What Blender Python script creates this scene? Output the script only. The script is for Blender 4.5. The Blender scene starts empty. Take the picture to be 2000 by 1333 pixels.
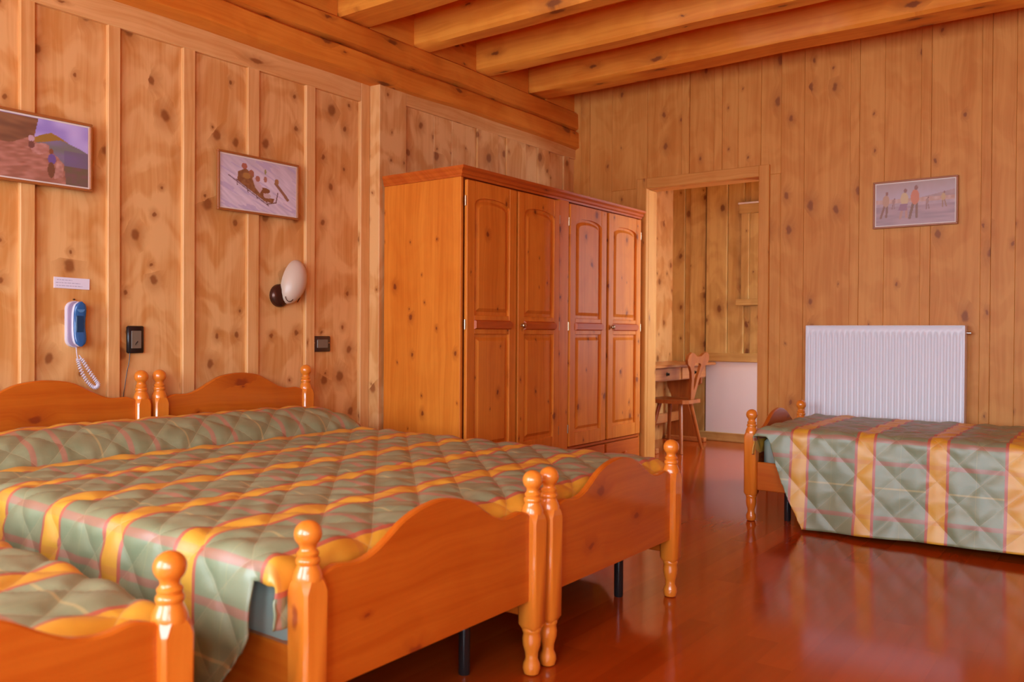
import bpy, bmesh, math, random
from mathutils import Matrix, Vector
import numpy as np
random.seed(7)
sc = bpy.context.scene
C = sc.collection

# ------------------------------------------------------------------ camera
YAW, PITCH, ROLL = math.radians(36.45), math.radians(-0.536), math.radians(0.352)
cam_d = bpy.data.cameras.new('camera')
cam = bpy.data.objects.new('camera', cam_d); C.objects.link(cam); sc.camera = cam
fwd = Vector((-math.sin(YAW)*math.cos(PITCH), math.cos(YAW)*math.cos(PITCH), math.sin(PITCH)))
right = Vector((math.cos(YAW), math.sin(YAW), 0)); up = right.cross(fwd)
r2 = right*math.cos(ROLL) + up*math.sin(ROLL); u2 = -right*math.sin(ROLL) + up*math.cos(ROLL)
cam.matrix_world = Matrix(((r2.x, u2.x, -fwd.x, 0), (r2.y, u2.y, -fwd.y, 0), (r2.z, u2.z, -fwd.z, 1.05), (0, 0, 0, 1)))
cam_d.sensor_width = 36; cam_d.lens = 36*1642/2000; cam_d.clip_start = .05
cam_d.dof.use_dof = True; cam_d.dof.focus_distance = 4.2; cam_d.dof.aperture_fstop = 3.2

# ------------------------------------------------------------------ world: bright overcast sky outside the windows
w = bpy.data.worlds.new('sky'); sc.world = w; w.use_nodes = True
wn = w.node_tree; wn.nodes.clear()
wo = wn.nodes.new('ShaderNodeOutputWorld'); wb = wn.nodes.new('ShaderNodeBackground')
wt = wn.nodes.new('ShaderNodeTexCoord'); ws = wn.nodes.new('ShaderNodeSeparateXYZ'); wr = wn.nodes.new('ShaderNodeValToRGB')
wm = wn.nodes.new('ShaderNodeMapRange'); wm.inputs[1].default_value = -1; wm.inputs[2].default_value = 1
wn.links.new(wt.outputs['Generated'], ws.inputs[0]); wn.links.new(ws.outputs[2], wm.inputs[0]); wn.links.new(wm.outputs[0], wr.inputs[0])
e = wr.color_ramp.elements
e[0].position = .47; e[0].color = (.64, .74, .88, 1); e[1].position = .52; e[1].color = (.68, .84, 1.0, 1)
wn.links.new(wr.outputs[0], wb.inputs[0]); wn.links.new(wb.outputs[0], wo.inputs[0])
wb.inputs[1].default_value = 11.6

# windows behind the camera: openings in the front wall, (x0, x1, z0, z1)
YF, XRW, ZC = -1.2, 2.7, 3.08
WIN = [(-3.3, -1.7, .60, 2.45), (-1.2, .4, .60, 2.45), (.9, 2.3, .60, 2.45)]
def portal(name, loc, rot, sx, sy):
    l = bpy.data.lights.new(name, 'AREA'); l.shape = 'RECTANGLE'; l.size = sx; l.size_y = sy; l.cycles.is_portal = True
    o = bpy.data.objects.new(name, l); C.objects.link(o); o.location = loc; o.rotation_euler = rot
for x0, x1, z0, z1 in WIN:
    portal('window_daylight', ((x0+x1)/2, YF-.16, (z0+z1)/2), (math.radians(90), 0, 0), x1-x0, z1-z0)
AWIN_ADDED = (6.3, 7.7, .7, 2.3)      # unseen window added to light the side room, on its right wall (y0, y1, z0, z1)
AX = -1.3
portal('side_room_added_daylight', (AX+.16, 7.0, 1.5), (math.radians(90), 0, math.radians(90)), 1.4, 1.6)  # portal for the added window, brings extra daylight into the side room

sc.view_settings.view_transform = 'Standard'; sc.view_settings.look = 'None'
sc.view_settings.exposure = 0.7; sc.view_settings.gamma = 1; sc.view_settings.use_curve_mapping = False
sc.cycles.max_bounces = 10; sc.cycles.diffuse_bounces = 6; sc.cycles.glossy_bounces = 4; sc.cycles.transparent_max_bounces = 8
sc.cycles.use_denoising = True; sc.cycles.sample_clamp_indirect = 6; sc.cycles.caustics_reflective = False; sc.cycles.caustics_refractive = False

# ------------------------------------------------------------------ helpers
def s2l(r, g, b):
    f = lambda c: (c/255/12.92) if c/255 <= .04045 else ((c/255+.055)/1.055)**2.4
    return (f(r), f(g), f(b), 1)
class MB:
    def __init__(s): s.v = []; s.f = []
    def add(s, vs, fs):
        n = len(s.v); s.v += [tuple(p) for p in vs]; s.f += [tuple(i+n for i in f) for f in fs]; return s
    def box(s, x0, x1, y0, y1, z0, z1, c=0):
        if c <= 0:
            return s.add([(x0,y0,z0),(x1,y0,z0),(x1,y1,z0),(x0,y1,z0),(x0,y0,z1),(x1,y0,z1),(x1,y1,z1),(x0,y1,z1)],
                         [(0,3,2,1),(4,5,6,7),(0,1,5,4),(1,2,6,5),(2,3,7,6),(3,0,4,7)])
        bm = bmesh.new(); bmesh.ops.create_cube(bm, size=1)
        for v in bm.verts: v.co = ((x0+x1)/2+v.co.x*(x1-x0), (y0+y1)/2+v.co.y*(y1-y0), (z0+z1)/2+v.co.z*(z1-z0))
        bmesh.ops.bevel(bm, geom=bm.edges[:], offset=c, segments=1, affect='EDGES', profile=.5)
        bm.verts.index_update()
        s.add([v.co[:] for v in bm.verts], [[v.index for v in f.verts] for f in bm.faces]); bm.free(); return s
    def prism(s, pts, axis, a, b):
        # pts 2d outline (p,q): axis 'x' -> (y,z); 'y' -> (x,z); 'z' -> (x,y); extruded a..b along the axis
        m = {'x': lambda p, q, t: (t, p, q), 'y': lambda p, q, t: (p, t, q), 'z': lambda p, q, t: (p, q, t)}[axis]
        n = len(pts); vs = [m(p, q, a) for p, q in pts] + [m(p, q, b) for p, q in pts]
        fs = [tuple(range(n))[::-1], tuple(range(n, 2*n))] + [(i, (i+1) % n, n+(i+1) % n, n+i) for i in range(n)]
        return s.add(vs, fs)
    def raised(s, pts, axis, a, b, inset):
        # prism whose far face is inset (a raised field with sloped border)
        cx = (min(p for p, q in pts)+max(p for p, q in pts))/2; cy = (min(q for p, q in pts)+max(q for p, q in pts))/2
        wx = (max(p for p, q in pts)-min(p for p, q in pts))/2; wy = (max(q for p, q in pts)-min(q for p, q in pts))/2
        kx, ky = (wx-inset)/wx, (wy-inset)/wy
        inn = [(cx+(p-cx)*kx, cy+(q-cy)*ky) for p, q in pts]
        m = {'x': lambda p, q, t: (t, p, q), 'y': lambda p, q, t: (p, t, q)}[axis]
        n = len(pts); vs = [m(p, q, a) for p, q in pts] + [m(p, q, b) for p, q in inn]
        fs = [tuple(range(n))[::-1], tuple(range(n, 2*n))] + [(i, (i+1) % n, n+(i+1) % n, n+i) for i in range(n)]
        return s.add(vs, fs)
    def lathe(s, prof, cx=0, cy=0, n=20):
        vs = []; fs = []
        for z, r in prof:
            for i in range(n):
                a = 2*math.pi*i/n; vs.append((cx+r*math.cos(a), cy+r*math.sin(a), z))
        for k in range(len(prof)-1):
            for i in range(n):
                j = (i+1) % n; fs.append((k*n+i, k*n+j, (k+1)*n+j, (k+1)*n+i))
        fs.append(tuple(range(n))[::-1]); fs.append(tuple((len(prof)-1)*n+i for i in range(n)))
        return s.add(vs, fs)
    def tube(s, pts, r, n=8):
        pts = [Vector(p) for p in pts]; vs = []; fs = []; N = len(pts)
        ref = Vector((0, 0, 1))
        rr = r if hasattr(r, '__len__') else [r]*N
        prev = None
        for k, p in enumerate(pts):
            d = (pts[min(k+1, N-1)]-pts[max(k-1, 0)]).normalized()
            if prev is None:
                a = d.cross(ref)
                if a.length < .05: a = d.cross(Vector((1, 0, 0)))
            else: a = prev - d*prev.dot(d)
            a.normalize(); prev = a; b = d.cross(a)
            for i in range(n):
                t = 2*math.pi*i/n; vs.append(tuple(p+(a*math.cos(t)+b*math.sin(t))*rr[k]))
        for k in range(N-1):
            for i in range(n):
                j = (i+1) % n; fs.append((k*n+i, k*n+j, (k+1)*n+j, (k+1)*n+i))
        fs.append(tuple(range(n))[::-1]); fs.append(tuple((N-1)*n+i for i in range(n)))
        return s.add(vs, fs)
    def mesh(s, name, mat, smooth=None):
        m = bpy.data.meshes.new(name); m.from_pydata(s.v, [], s.f); m.update()
        bm = bmesh.new(); bm.from_mesh(m); bmesh.ops.recalc_face_normals(bm, faces=bm.faces[:])
        if smooth is not None:
            for f in bm.faces: f.smooth = True
            for e in bm.edges:
                if len(e.link_faces) == 2 and e.calc_face_angle(0) > math.radians(smooth): e.smooth = False
        bm.to_mesh(m); bm.free()
        if mat: m.materials.append(mat)
        return m
def obj(name, mb, mat, parent=None, smooth=None, loc=None):
    m = mb if isinstance(mb, bpy.types.Mesh) else mb.mesh(name, mat, smooth)
    o = bpy.data.objects.new(name, m); C.objects.link(o)
    if parent: o.parent = parent
    if loc: o.location = loc
    return o
def tag(o, label=None, cat=None, group=None, kind=None):
    if label: o['label'] = label
    if cat: o['category'] = cat
    if group: o['group'] = group
    if kind: o['kind'] = kind
    return o
def empty(name, loc, rz=0, label=None, cat=None, group=None):
    o = bpy.data.objects.new(name, None); C.objects.link(o); o.location = loc; o.rotation_euler = (0, 0, rz); o.empty_display_size = .1
    return tag(o, label, cat, group)
def kids(o): return [c for c in bpy.data.objects if c.parent == o]
def copy_tree(o, parent=None):
    c = o.copy(); C.objects.link(c); c.parent = parent
    for ch in kids(o): copy_tree(ch, c)
    return c

# ------------------------------------------------------------------ materials
class NT:
    def __init__(s, name):
        s.m = bpy.data.materials.new(name); s.m.use_nodes = True; s.t = s.m.node_tree; s.t.nodes.clear()
        s.out = s.n('ShaderNodeOutputMaterial'); s.b = s.n('ShaderNodeBsdfPrincipled'); s.l(s.b.outputs[0], s.out.inputs[0])
    def n(s, t, **k):
        x = s.t.nodes.new(t)
        for a, v in k.items(): setattr(x, a, v)
        return x
    def l(s, a, b): s.t.links.new(a, b)
    def put(s, inp, v):
        if isinstance(v, (int, float)): inp.default_value = v
        elif isinstance(v, tuple): inp.default_value = v
        else: s.l(v, inp)
    def math(s, op, a, b=0.0, c=0.0, clamp=False):
        x = s.n('ShaderNodeMath', operation=op, use_clamp=clamp)
        s.put(x.inputs[0], a); s.put(x.inputs[1], b); s.put(x.inputs[2], c); return x.outputs[0]
    def ss(s, v, a, b):   # smoothstep a->b gives 0->1
        x = s.n('ShaderNodeMapRange', interpolation_type='SMOOTHSTEP')
        s.put(x.inputs[0], v); s.put(x.inputs[1], a); s.put(x.inputs[2], b); return x.outputs[0]
    def mix(s, f, a, b):
        x = s.n('ShaderNodeMix', data_type='RGBA'); s.put(x.inputs[0], f); s.put(x.inputs[6], a); s.put(x.inputs[7], b); return x.outputs[2]
    def vec(s, x, y, z=0.0):
        c = s.n('ShaderNodeCombineXYZ'); s.put(c.inputs[0], x); s.put(c.inputs[1], y); s.put(c.inputs[2], z); return c.outputs[0]
    def noise(s, v, scale, detail=2, rough=.5):
        x = s.n('ShaderNodeTexNoise', noise_dimensions='2D'); s.l(v, x.inputs['Vector']); x.inputs['Scale'].default_value = scale
        x.inputs['Detail'].default_value = detail; x.inputs['Roughness'].default_value = rough; return x.outputs[0]

def pine(name, axis, light, dark, knot, kx=5.0, ky=3.6, dens=.55, ksize=.13, rough=.5, spec=.35, coat=0.0, figure=.35, vary=.16, bump=.1, coat_rough=.12):
    t = NT(name)
    tc = t.n('ShaderNodeTexCoord'); sp = t.n('ShaderNodeSeparateXYZ'); t.l(tc.outputs['Object'], sp.inputs[0])
    X, Y, Z = sp.outputs
    if axis == 'z': u, v = t.math('ADD', X, Y), Z
    elif axis == 'y': u, v = t.math('ADD', Z, X), Y
    else: u, v = t.math('ADD', Z, Y), X
    oi = t.n('ShaderNodeObjectInfo'); r = oi.outputs['Random']
    u = t.math('ADD', u, t.math('MULTIPLY', r, 19.37)); v = t.math('ADD', v, t.math('MULTIPLY', r, 41.13))
    wv = t.noise(t.vec(t.math('MULTIPLY', u, 2.2), t.math('MULTIPLY', v, .9)), 2.0, 2)
    wq = t.math('SUBTRACT', wv, .5)
    ud = t.math('ADD', u, t.math('MULTIPLY', wq, .06))
    # knots
    vo = t.n('ShaderNodeTexVoronoi', voronoi_dimensions='2D', feature='F1'); vo.inputs['Scale'].default_value = 1.0
    kw = t.noise(t.vec(u, v), 22.0, 2)
    t.l(t.vec(t.math('ADD', t.math('MULTIPLY', u, kx), t.math('MULTIPLY', t.math('SUBTRACT', kw, .5), .16)), t.math('MULTIPLY', v, ky)), vo.inputs['Vector'])
    d = vo.outputs['Distance']; cs = t.n('ShaderNodeSeparateColor'); t.l(vo.outputs['Color'], cs.inputs[0])
    on = t.math('LESS_THAN', cs.outputs[0], dens)
    rk = t.math('MULTIPLY_ADD', t.math('POWER', cs.outputs[1], 1.8), ksize*1.05, ksize*.28)
    km = t.math('MULTIPLY', t.math('SUBTRACT', 1.0, t.ss(d, t.math('MULTIPLY', rk, .45), rk)), on)
    halo = t.math('MULTIPLY', t.math('SUBTRACT', 1.0, t.ss(d, t.math('MULTIPLY', rk, .5), t.math('MULTIPLY', rk, 3.2))), on)
    # grain bends around the knots
    ug = t.math('ADD', ud, t.math('MULTIPLY', halo, .035))
    fine = t.noise(t.vec(t.math('MULTIPLY', ug, 60.0), t.math('MULTIPLY', v, 1.6)), 1.0, 3, .6)
    broad = t.noise(t.vec(t.math('MULTIPLY', ug, 16.0), t.math('MULTIPLY', v, .55)), 1.0, 2, .5)
    fig = t.noise(t.vec(t.math('MULTIPLY', u, 3.0), t.math('MULTIPLY', t.math('ADD', v, t.math('MULTIPLY', wq, .5)), 4.2)), 1.4, 2, .45)
    g = t.math('ADD', t.math('MULTIPLY', t.ss(fine, .3, .72), .38), t.math('MULTIPLY', t.ss(broad, .32, .7), .42))
    g = t.math('ADD', g, t.math('MULTIPLY', t.math('SUBTRACT', t.ss(fig, .35, .65), .5), figure))
    g = t.math('ADD', g, t.math('MULTIPLY', t.math('SUBTRACT', r, .5), vary*2), clamp=True)
    col = t.mix(g, light, dark)
    hc = tuple(.45*knot[i]+.55*dark[i] for i in range(3))+(1,)
    col = t.mix(t.math('MULTIPLY', halo, .55), col, hc)
    col = t.mix(t.math('MULTIPLY', km, .8), col, knot)
    t.l(col, t.b.inputs['Base Color'])
    t.b.inputs['Roughness'].default_value = rough; t.b.inputs['Specular IOR Level'].default_value = spec
    t.b.inputs['Coat Weight'].default_value = coat; t.b.inputs['Coat Roughness'].default_value = coat_rough
    if bump:
        bp = t.n('ShaderNodeBump'); bp.inputs['Strength'].default_value = bump; bp.inputs['Distance'].default_value = .002
        t.l(t.math('ADD', fine, t.math('MULTIPLY', km, .6)), bp.inputs['Height']); t.l(bp.outputs[0], t.b.inputs['Normal'])
    return t.m
def plain(name, col, rough=.5, metal=0.0, spec=.5, coat=0.0, noise=.05, nscale=8.0, trans=0.0):
    t = NT(name); tc = t.n('ShaderNodeTexCoord'); nz = t.n('ShaderNodeTexNoise'); nz.inputs['Scale'].default_value = nscale; nz.inputs['Detail'].default_value = 3
    t.l(tc.outputs['Object'], nz.inputs['Vector'])
    c2 = tuple(max(0, c*(1-noise*3)) for c in col[:3])+(1,)
    t.l(t.mix(t.math('MULTIPLY', nz.outputs[0], .6), tuple(col[:3])+(1,), c2), t.b.inputs['Base Color'])
    t.b.inputs['Roughness'].default_value = rough; t.b.inputs['Metallic'].default_value = metal
    t.b.inputs['Specular IOR Level'].default_value = spec; t.b.inputs['Coat Weight'].default_value = coat
    if trans: t.b.inputs['Transmission Weight'].default_value = trans
    return t.m

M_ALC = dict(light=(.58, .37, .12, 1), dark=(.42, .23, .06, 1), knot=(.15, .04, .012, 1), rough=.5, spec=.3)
KW = (.25, .068, .015, 1)
WALL = dict(light=(.80, .44, .165, 1), dark=(.64, .27, .068, 1), knot=KW, rough=.48, spec=.3)
M = {}
M['wall_z'] = pine('pine_wall_boards', 'z', **WALL, kx=6.5, ky=5.2, dens=.6, ksize=.18, figure=.8, vary=.1)
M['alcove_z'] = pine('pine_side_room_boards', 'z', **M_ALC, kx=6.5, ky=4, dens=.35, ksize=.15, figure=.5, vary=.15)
M['batten_z'] = pine('pine_battens', 'z', **WALL, kx=9, ky=3, dens=.16, ksize=.16, figure=.2)
M['back_z'] = pine('pine_back_boards', 'z', light=(.70, .30, .062, 1), dark=(.57, .195, .028, 1), knot=KW, rough=.5, spec=.3, kx=6.5, ky=3.6, dens=.36, ksize=.13, figure=.4, vary=.2)
CASE = dict(light=(.70, .30, .062, 1), dark=(.57, .195, .028, 1), knot=KW, rough=.5, spec=.3)
M['case_z'] = pine('pine_door_casing', 'z', **CASE, kx=9, ky=3, dens=.12, ksize=.14, figure=.2)
M['case_x'] = pine('pine_door_head', 'x', **CASE, kx=9, ky=3, dens=.12, ksize=.14, figure=.2)
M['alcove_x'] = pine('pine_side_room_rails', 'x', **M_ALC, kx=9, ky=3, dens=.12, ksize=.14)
M['trim_y'] = pine('pine_trim_along_left_wall', 'y', **WALL, kx=9, ky=2.5, dens=.2, ksize=.16, figure=.15)
M['trim_x'] = pine('pine_trim_along_back_wall', 'x', **WALL, kx=9, ky=2.5, dens=.2, ksize=.16, figure=.15)
BEAM = dict(light=(.88, .33, .040, 1), dark=(.72, .205, .018, 1), knot=(.18, .04, .01, 1), rough=.5, spec=.3)
M['beam_y'] = pine('pine_log_beam', 'y', **{**BEAM, 'light': (.78, .27, .032, 1), 'dark': (.64, .165, .014, 1)}, kx=7, ky=2.5, dens=.3, ksize=.14, figure=.3)
M['beam_x'] = pine('pine_joists', 'x', **BEAM, kx=7, ky=2.5, dens=.3, ksize=.14, figure=.3)
BED = dict(light=(.60, .14, .010, 1), dark=(.48, .083, .004, 1), knot=(.25, .03, .006, 1), rough=.35, spec=.4, coat=.5, bump=.03, coat_rough=.1)
M['bed_y'] = pine('varnished_pine_bed_panels', 'y', **BED, kx=6, ky=3.2, dens=.4, ksize=.13, figure=.2, vary=.1)
M['bed_x'] = pine('varnished_pine_bed_rails', 'x', **BED, kx=6, ky=3, dens=.3, ksize=.12, figure=.2, vary=.1)
M['bed_z'] = pine('varnished_pine_bed_posts', 'z', **{**BED, 'light': (.80, .235, .022, 1), 'dark': (.70, .17, .012, 1), 'coat': .9, 'coat_rough': .06}, kx=8, ky=3, dens=.08, ksize=.1, figure=.15, vary=.08)
WD = dict(knot=(.17, .025, .006, 1), rough=.42, spec=.25, coat=.04, bump=.03, coat_rough=.3)
M['ward_z'] = pine('varnished_pine_wardrobe', 'z', light=(.78, .24, .025, 1), dark=(.62, .145, .010, 1), **WD, kx=8.5, ky=5.5, dens=.45, ksize=.13, figure=.2, vary=.08)
M['ward_y'] = pine('varnished_pine_wardrobe_rails', 'y', light=(.58, .12, .012, 1), dark=(.45, .07, .006, 1), **WD, kx=8, ky=3, dens=.1, ksize=.12, figure=.2, vary=.08)
M['desk'] = pine('dark_pine_desk', 'y', light=(.52, .19, .05, 1), dark=(.36, .10, .022, 1), knot=(.12, .02, .006, 1), rough=.35, spec=.4, coat=.3, kx=7, ky=4, dens=.3, ksize=.12)
M['desk_z'] = pine('dark_pine_chair', 'z', light=(.40, .105, .017, 1), dark=(.25, .055, .009, 1), knot=(.12, .02, .006, 1), rough=.35, spec=.4, coat=.3, kx=7, ky=4, dens=.15, ksize=.12)
M['frame'] = plain('brown_picture_frame_wood', (.42, .13, .03), .4, noise=.12, nscale=20)
M['mount'] = plain('cream_picture_mount', (.85, .72, .62), .6)
M['white'] = plain('white_enamel', (.80, .78, .80), .35, noise=.01)
M['whitewall'] = plain('white_painted_panel', (.80, .76, .77), .5, noise=.02)
M['black'] = plain('black_plastic', (.012, .008, .008), .3)
M['blackmetal'] = plain('black_metal_leg', (.02, .017, .017), .12, noise=.02)
M['grey'] = plain('grey_brown_switch', (.20, .145, .095), .45)
M['brownplastic'] = plain('dark_brown_switch_plate', (.055, .025, .016), .35)
M['chrome'] = plain('steel', (.6, .58, .55), .25, 1.0)
M['brass'] = plain('aged_brass', (.62, .48, .30), .3, 1.0)
M['iron'] = plain('black_iron_pull', (.03, .025, .02), .5, .6)
M['blue'] = plain('blue_phone_plastic', (.025, .12, .33), .25, coat=.3)
M['darkblue'] = plain('dark_blue_keypad', (.01, .05, .12), .3)
M['phonewhite'] = plain('white_phone_plastic', (.72, .66, .74), .35)
M['phonegrey'] = plain('lilac_phone_plastic', (.42, .32, .45), .4)
M['shade'] = plain('cream_lamp_glass', (.66, .50, .37), .4, coat=.15, noise=.04)
M['bronze'] = plain('dark_bronze', (.09, .035, .02), .25, .6)
M['paper'] = plain('white_paper_note', (.80, .74, .84), .7, noise=.01)
M['pencil'] = plain('faded_grey_ink', (.50, .44, .56), .8)
M['logo'] = plain('pale_pink_print', (.85, .55, .62), .6)
M['mattress'] = plain('pale_green_mattress_cover', (.33, .40, .33), .45)

def floor_mat():
    t = NT('varnished_red_brown_parquet')
    tc = t.n('ShaderNodeTexCoord'); sp = t.n('ShaderNodeSeparateXYZ'); t.l(tc.outputs['Object'], sp.inputs[0])
    oi = t.n('ShaderNodeObjectInfo'); ge = t.n('ShaderNodeNewGeometry')
    r = t.math('FRACT', t.math('ADD', oi.outputs['Random'], ge.outputs['Random Per Island']))
    u = t.math('ADD', sp.outputs[0], t.math('MULTIPLY', r, 13.1)); v = t.math('ADD', sp.outputs[1], t.math('MULTIPLY', r, 29.7))
    fine = t.noise(t.vec(t.math("MULTIPLY", u, 26.0), t.math("MULTIPLY", v, 1.4)), 1.0, 1)
    g = t.math('ADD', t.math('MULTIPLY', t.ss(fine, .3, .7), .2), t.math("MULTIPLY", r, .7), clamp=True)
    t.l(t.mix(g, (.46, .066, .005, 1), (.33, .042, .003, 1)), t.b.inputs['Base Color'])
    t.b.inputs['Roughness'].default_value = .13; t.b.inputs['Specular IOR Level'].default_value = .6
    return t.m
M['floor'] = floor_mat()

def cloth_mat():
    t = NT('quilted_plaid_satin')
    uv = t.n('ShaderNodeUVMap', uv_map='uv'); sp = t.n('ShaderNodeSeparateXYZ'); t.l(uv.outputs[0], sp.inputs[0])
    u, v = sp.outputs[0], sp.outputs[1]
    nz = t.noise(t.vec(u, v), 7.0, 2)
    green = t.mix(t.ss(nz, .3, .7), (.215, .245, .120, 1), (.265, .29, .150, 1))
    yel = t.mix(t.ss(nz, .3, .7), (.76, .39, .025, 1), (.69, .32, .018, 1))
    red = (.52, .09, .045, 1)
    du = t.math('ABSOLUTE', t.math('SUBTRACT', t.math('FRACT', t.math('DIVIDE', u, .337)), .5))      # 0 = middle of the yellow band, .5 = middle of the green
    dum = t.math('MULTIPLY', du, .337)
    pv = t.math('MULTIPLY', t.math('FRACT', t.math('DIVIDE', v, .378)), .378)
    def line(x, c, hw): return t.math('SUBTRACT', 1.0, t.ss(t.math('ABSOLUTE', t.math('SUBTRACT', x, c)), hw*.8, hw*1.15))
    thin_u = line(dum, .1725, .0045)
    thin_v = line(pv, .244, .0045)
    rv = t.math('MAXIMUM', line(pv, .012, .011), line(pv, .122, .011))
    col = t.mix(t.math('MULTIPLY', thin_u, .65), green, (.62, .47, .16, 1))
    col = t.mix(t.math('MULTIPLY', thin_v, .5), col, (.60, .47, .18, 1))
    col = t.mix(t.math('MULTIPLY', rv, .62), col, (.46, .13, .09, 1))
    band = t.math('SUBTRACT', 1.0, t.ss(dum, .037, .0385))
    yel2 = t.mix(t.math('MULTIPLY', rv, .30), yel, (.62, .17, .05, 1))
    col = t.mix(band, col, yel2)
    bord = line(dum, .0445, .0068)
    col = t.mix(t.math('MULTIPLY', bord, .9), col, red)
    sa = t.math('ABSOLUTE', t.math('SINE', t.math('MULTIPLY', t.math('ADD', u, v), math.pi/.19)))
    sb = t.math('ABSOLUTE', t.math('SINE', t.math('MULTIPLY', t.math('SUBTRACT', u, v), math.pi/.19)))
    st = t.math('MINIMUM', sa, sb)
    thread = t.math('SUBTRACT', 1.0, t.ss(st, .02, .05))
    col = t.mix(t.math('MULTIPLY', thread, .22), col, (.62, .46, .24, 1))
    t.l(col, t.b.inputs['Base Color'])
    t.b.inputs['Roughness'].default_value = .52; t.b.inputs['Specular IOR Level'].default_value = 1.0
    t.b.inputs['Coat Weight'].default_value = .5; t.b.inputs['Coat Roughness'].default_value = .5; t.b.inputs['Coat IOR'].default_value = 1.6; t.b.inputs['Sheen Weight'].default_value = .0; t.b.inputs['Sheen Roughness'].default_value = .35; t.b.inputs['Sheen Tint'].default_value = (.85, .95, 1, 1)
    bp = t.n('ShaderNodeBump'); bp.inputs['Strength'].default_value = .36; bp.inputs['Distance'].default_value = .006
    t.l(t.math('ADD', t.math('POWER', st, .4), t.math('MULTIPLY', t.noise(t.vec(u, v), 38.0, 3), .35)), bp.inputs['Height']); t.l(bp.outputs[0], t.b.inputs['Normal'])
    return t.m
M['cloth'] = cloth_mat()
def glass_mat():
    t = NT('window_glass'); t.t.nodes.remove(t.b)
    tr = t.n('ShaderNodeBsdfTransparent'); gl = t.n('ShaderNodeBsdfGlossy'); gl.inputs['Roughness'].default_value = .02
    mx = t.n('ShaderNodeMixShader'); mx.inputs[0].default_value = .06
    t.l(tr.outputs[0], mx.inputs[1]); t.l(gl.outputs[0], mx.inputs[2]); t.l(mx.outputs[0], t.out.inputs[0]); return t.m
M['glass'] = glass_mat()
def print_mat():
    t = NT('picture_print'); a = t.n('ShaderNodeVertexColor', layer_name='col'); t.l(a.outputs[0], t.b.inputs['Base Color'])
    t.b.inputs['Roughness'].default_value = .45; t.b.inputs['Coat Weight'].default_value = .25; t.b.inputs['Coat Roughness'].default_value = .15; return t.m
M['print'] = print_mat()

# ------------------------------------------------------------------ room shell
XL, XR2, YJ, YB = -3.77, -3.67, 3.61, 5.83      # left wall board face, its proud right section, where it steps, back wall face
def board(name, parent, mat, x0, x1, y0, y1, z0, z1, c=.003):
    # box mesh centred on its own base so that the grain is local
    cx, cy = (x0+x1)/2, (y0+y1)/2
    return obj(name, MB().box(x0-cx, x1-cx, y0-cy, y1-cy, 0, z1-z0, c), mat, parent, loc=(cx, cy, z0))

floor = tag(obj('floor', MB().box(-4.0, 2.85, YF-.15, 8.1, -.08, -.012), M['floor']), 'glossy red brown plank floor of the room', 'floor', kind='structure')
rest = MB()
x = -3.95; row = 0; PW = .115
while x < 2.8:
    y = YF-.1-random.random()*.9
    while y < 8.05:
        ln = random.uniform(.8, 1.35); y0, y1 = max(y, YF-.1), min(y+ln, 8.05); y += ln
        if y1-y0 < .02: continue
        box = (x+.00005, x+PW-.00005, y0+.00005, y1-.00005)
        if -1.9 < x < 1.0 and y1 > 1.0 and y0 < 5.85:
            b = MB().box(-PW/2+.00005, PW/2-.00005, -(y1-y0)/2+.00005, (y1-y0)/2-.00005, -.012, 0)
            obj('plank', b, M['floor'], floor, loc=(x+PW/2, (y0+y1)/2, 0))
        else: rest.box(*box, -.012, 0)
    x += PW
tag(obj('remaining_planks', rest, M['floor'], floor), kind='stuff')

# left wall
wl = tag(obj('wall_left', MB().box(-3.95, XL-.022, YF-.15, 8.1, 0, ZC), M['wall_z']), 'knotty pine board and batten wall behind the headboards', 'wall', kind='structure')
bat = [(-1.05,-.98),(-.62,-.56),(-.20,-.14),(.22,.28),(.60,.665),(.93,.99),(1.27,1.335),(1.61,1.672),(1.985,2.045),(2.361,2.428),(2.735,2.809),(3.123,3.19)]
ZT = 2.50
prev = YF
for a, b in bat+[(3.535, 3.61)]:
    if prev < a: board('plank', wl, M['wall_z'], XL-.024, XL-.004, prev-.005, a+.005, 0, ZT, 0)
    if (a, b) != (3.535, 3.61): board('batten', wl, M['batten_z'], XL-.02, XL+.016, a, b, 0, ZT, .004)
    prev = b
# the wide last board overlaps its neighbour, then the edge strip
board('edge_strip', wl, M['batten_z'], XL-.02, XL+.02, 3.535, YJ, 0, 2.57, .004)
board('top_rail', wl, M['trim_y'], XL-.02, XL+.02, YF, 3.535, ZT-.06, 2.66, .004)
# proud section behind the wardrobe
board('corner_board', wl, M['wall_z'], XL-.02, XR2, YJ, YJ+.235, 0, 2.56, .004)
ed = [YJ+.235, 4.12, 4.30, 4.56, 4.80, 4.90, 5.14, 5.30, 5.46, 5.66, 5.74, YB+.02]
for i in range(len(ed)-1):
    prd = .012 if i % 2 == 1 and i > 1 else 0
    board('plank', wl, M['wall_z'], XL-.02, XR2-.018+prd, ed[i]+.001, ed[i+1]-.001, 0, 2.50, .003)
board('top_rail', wl, M['trim_y'], XL-.02, XR2-.002, YJ+.235, YB, 2.47, 2.57, .003)
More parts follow.
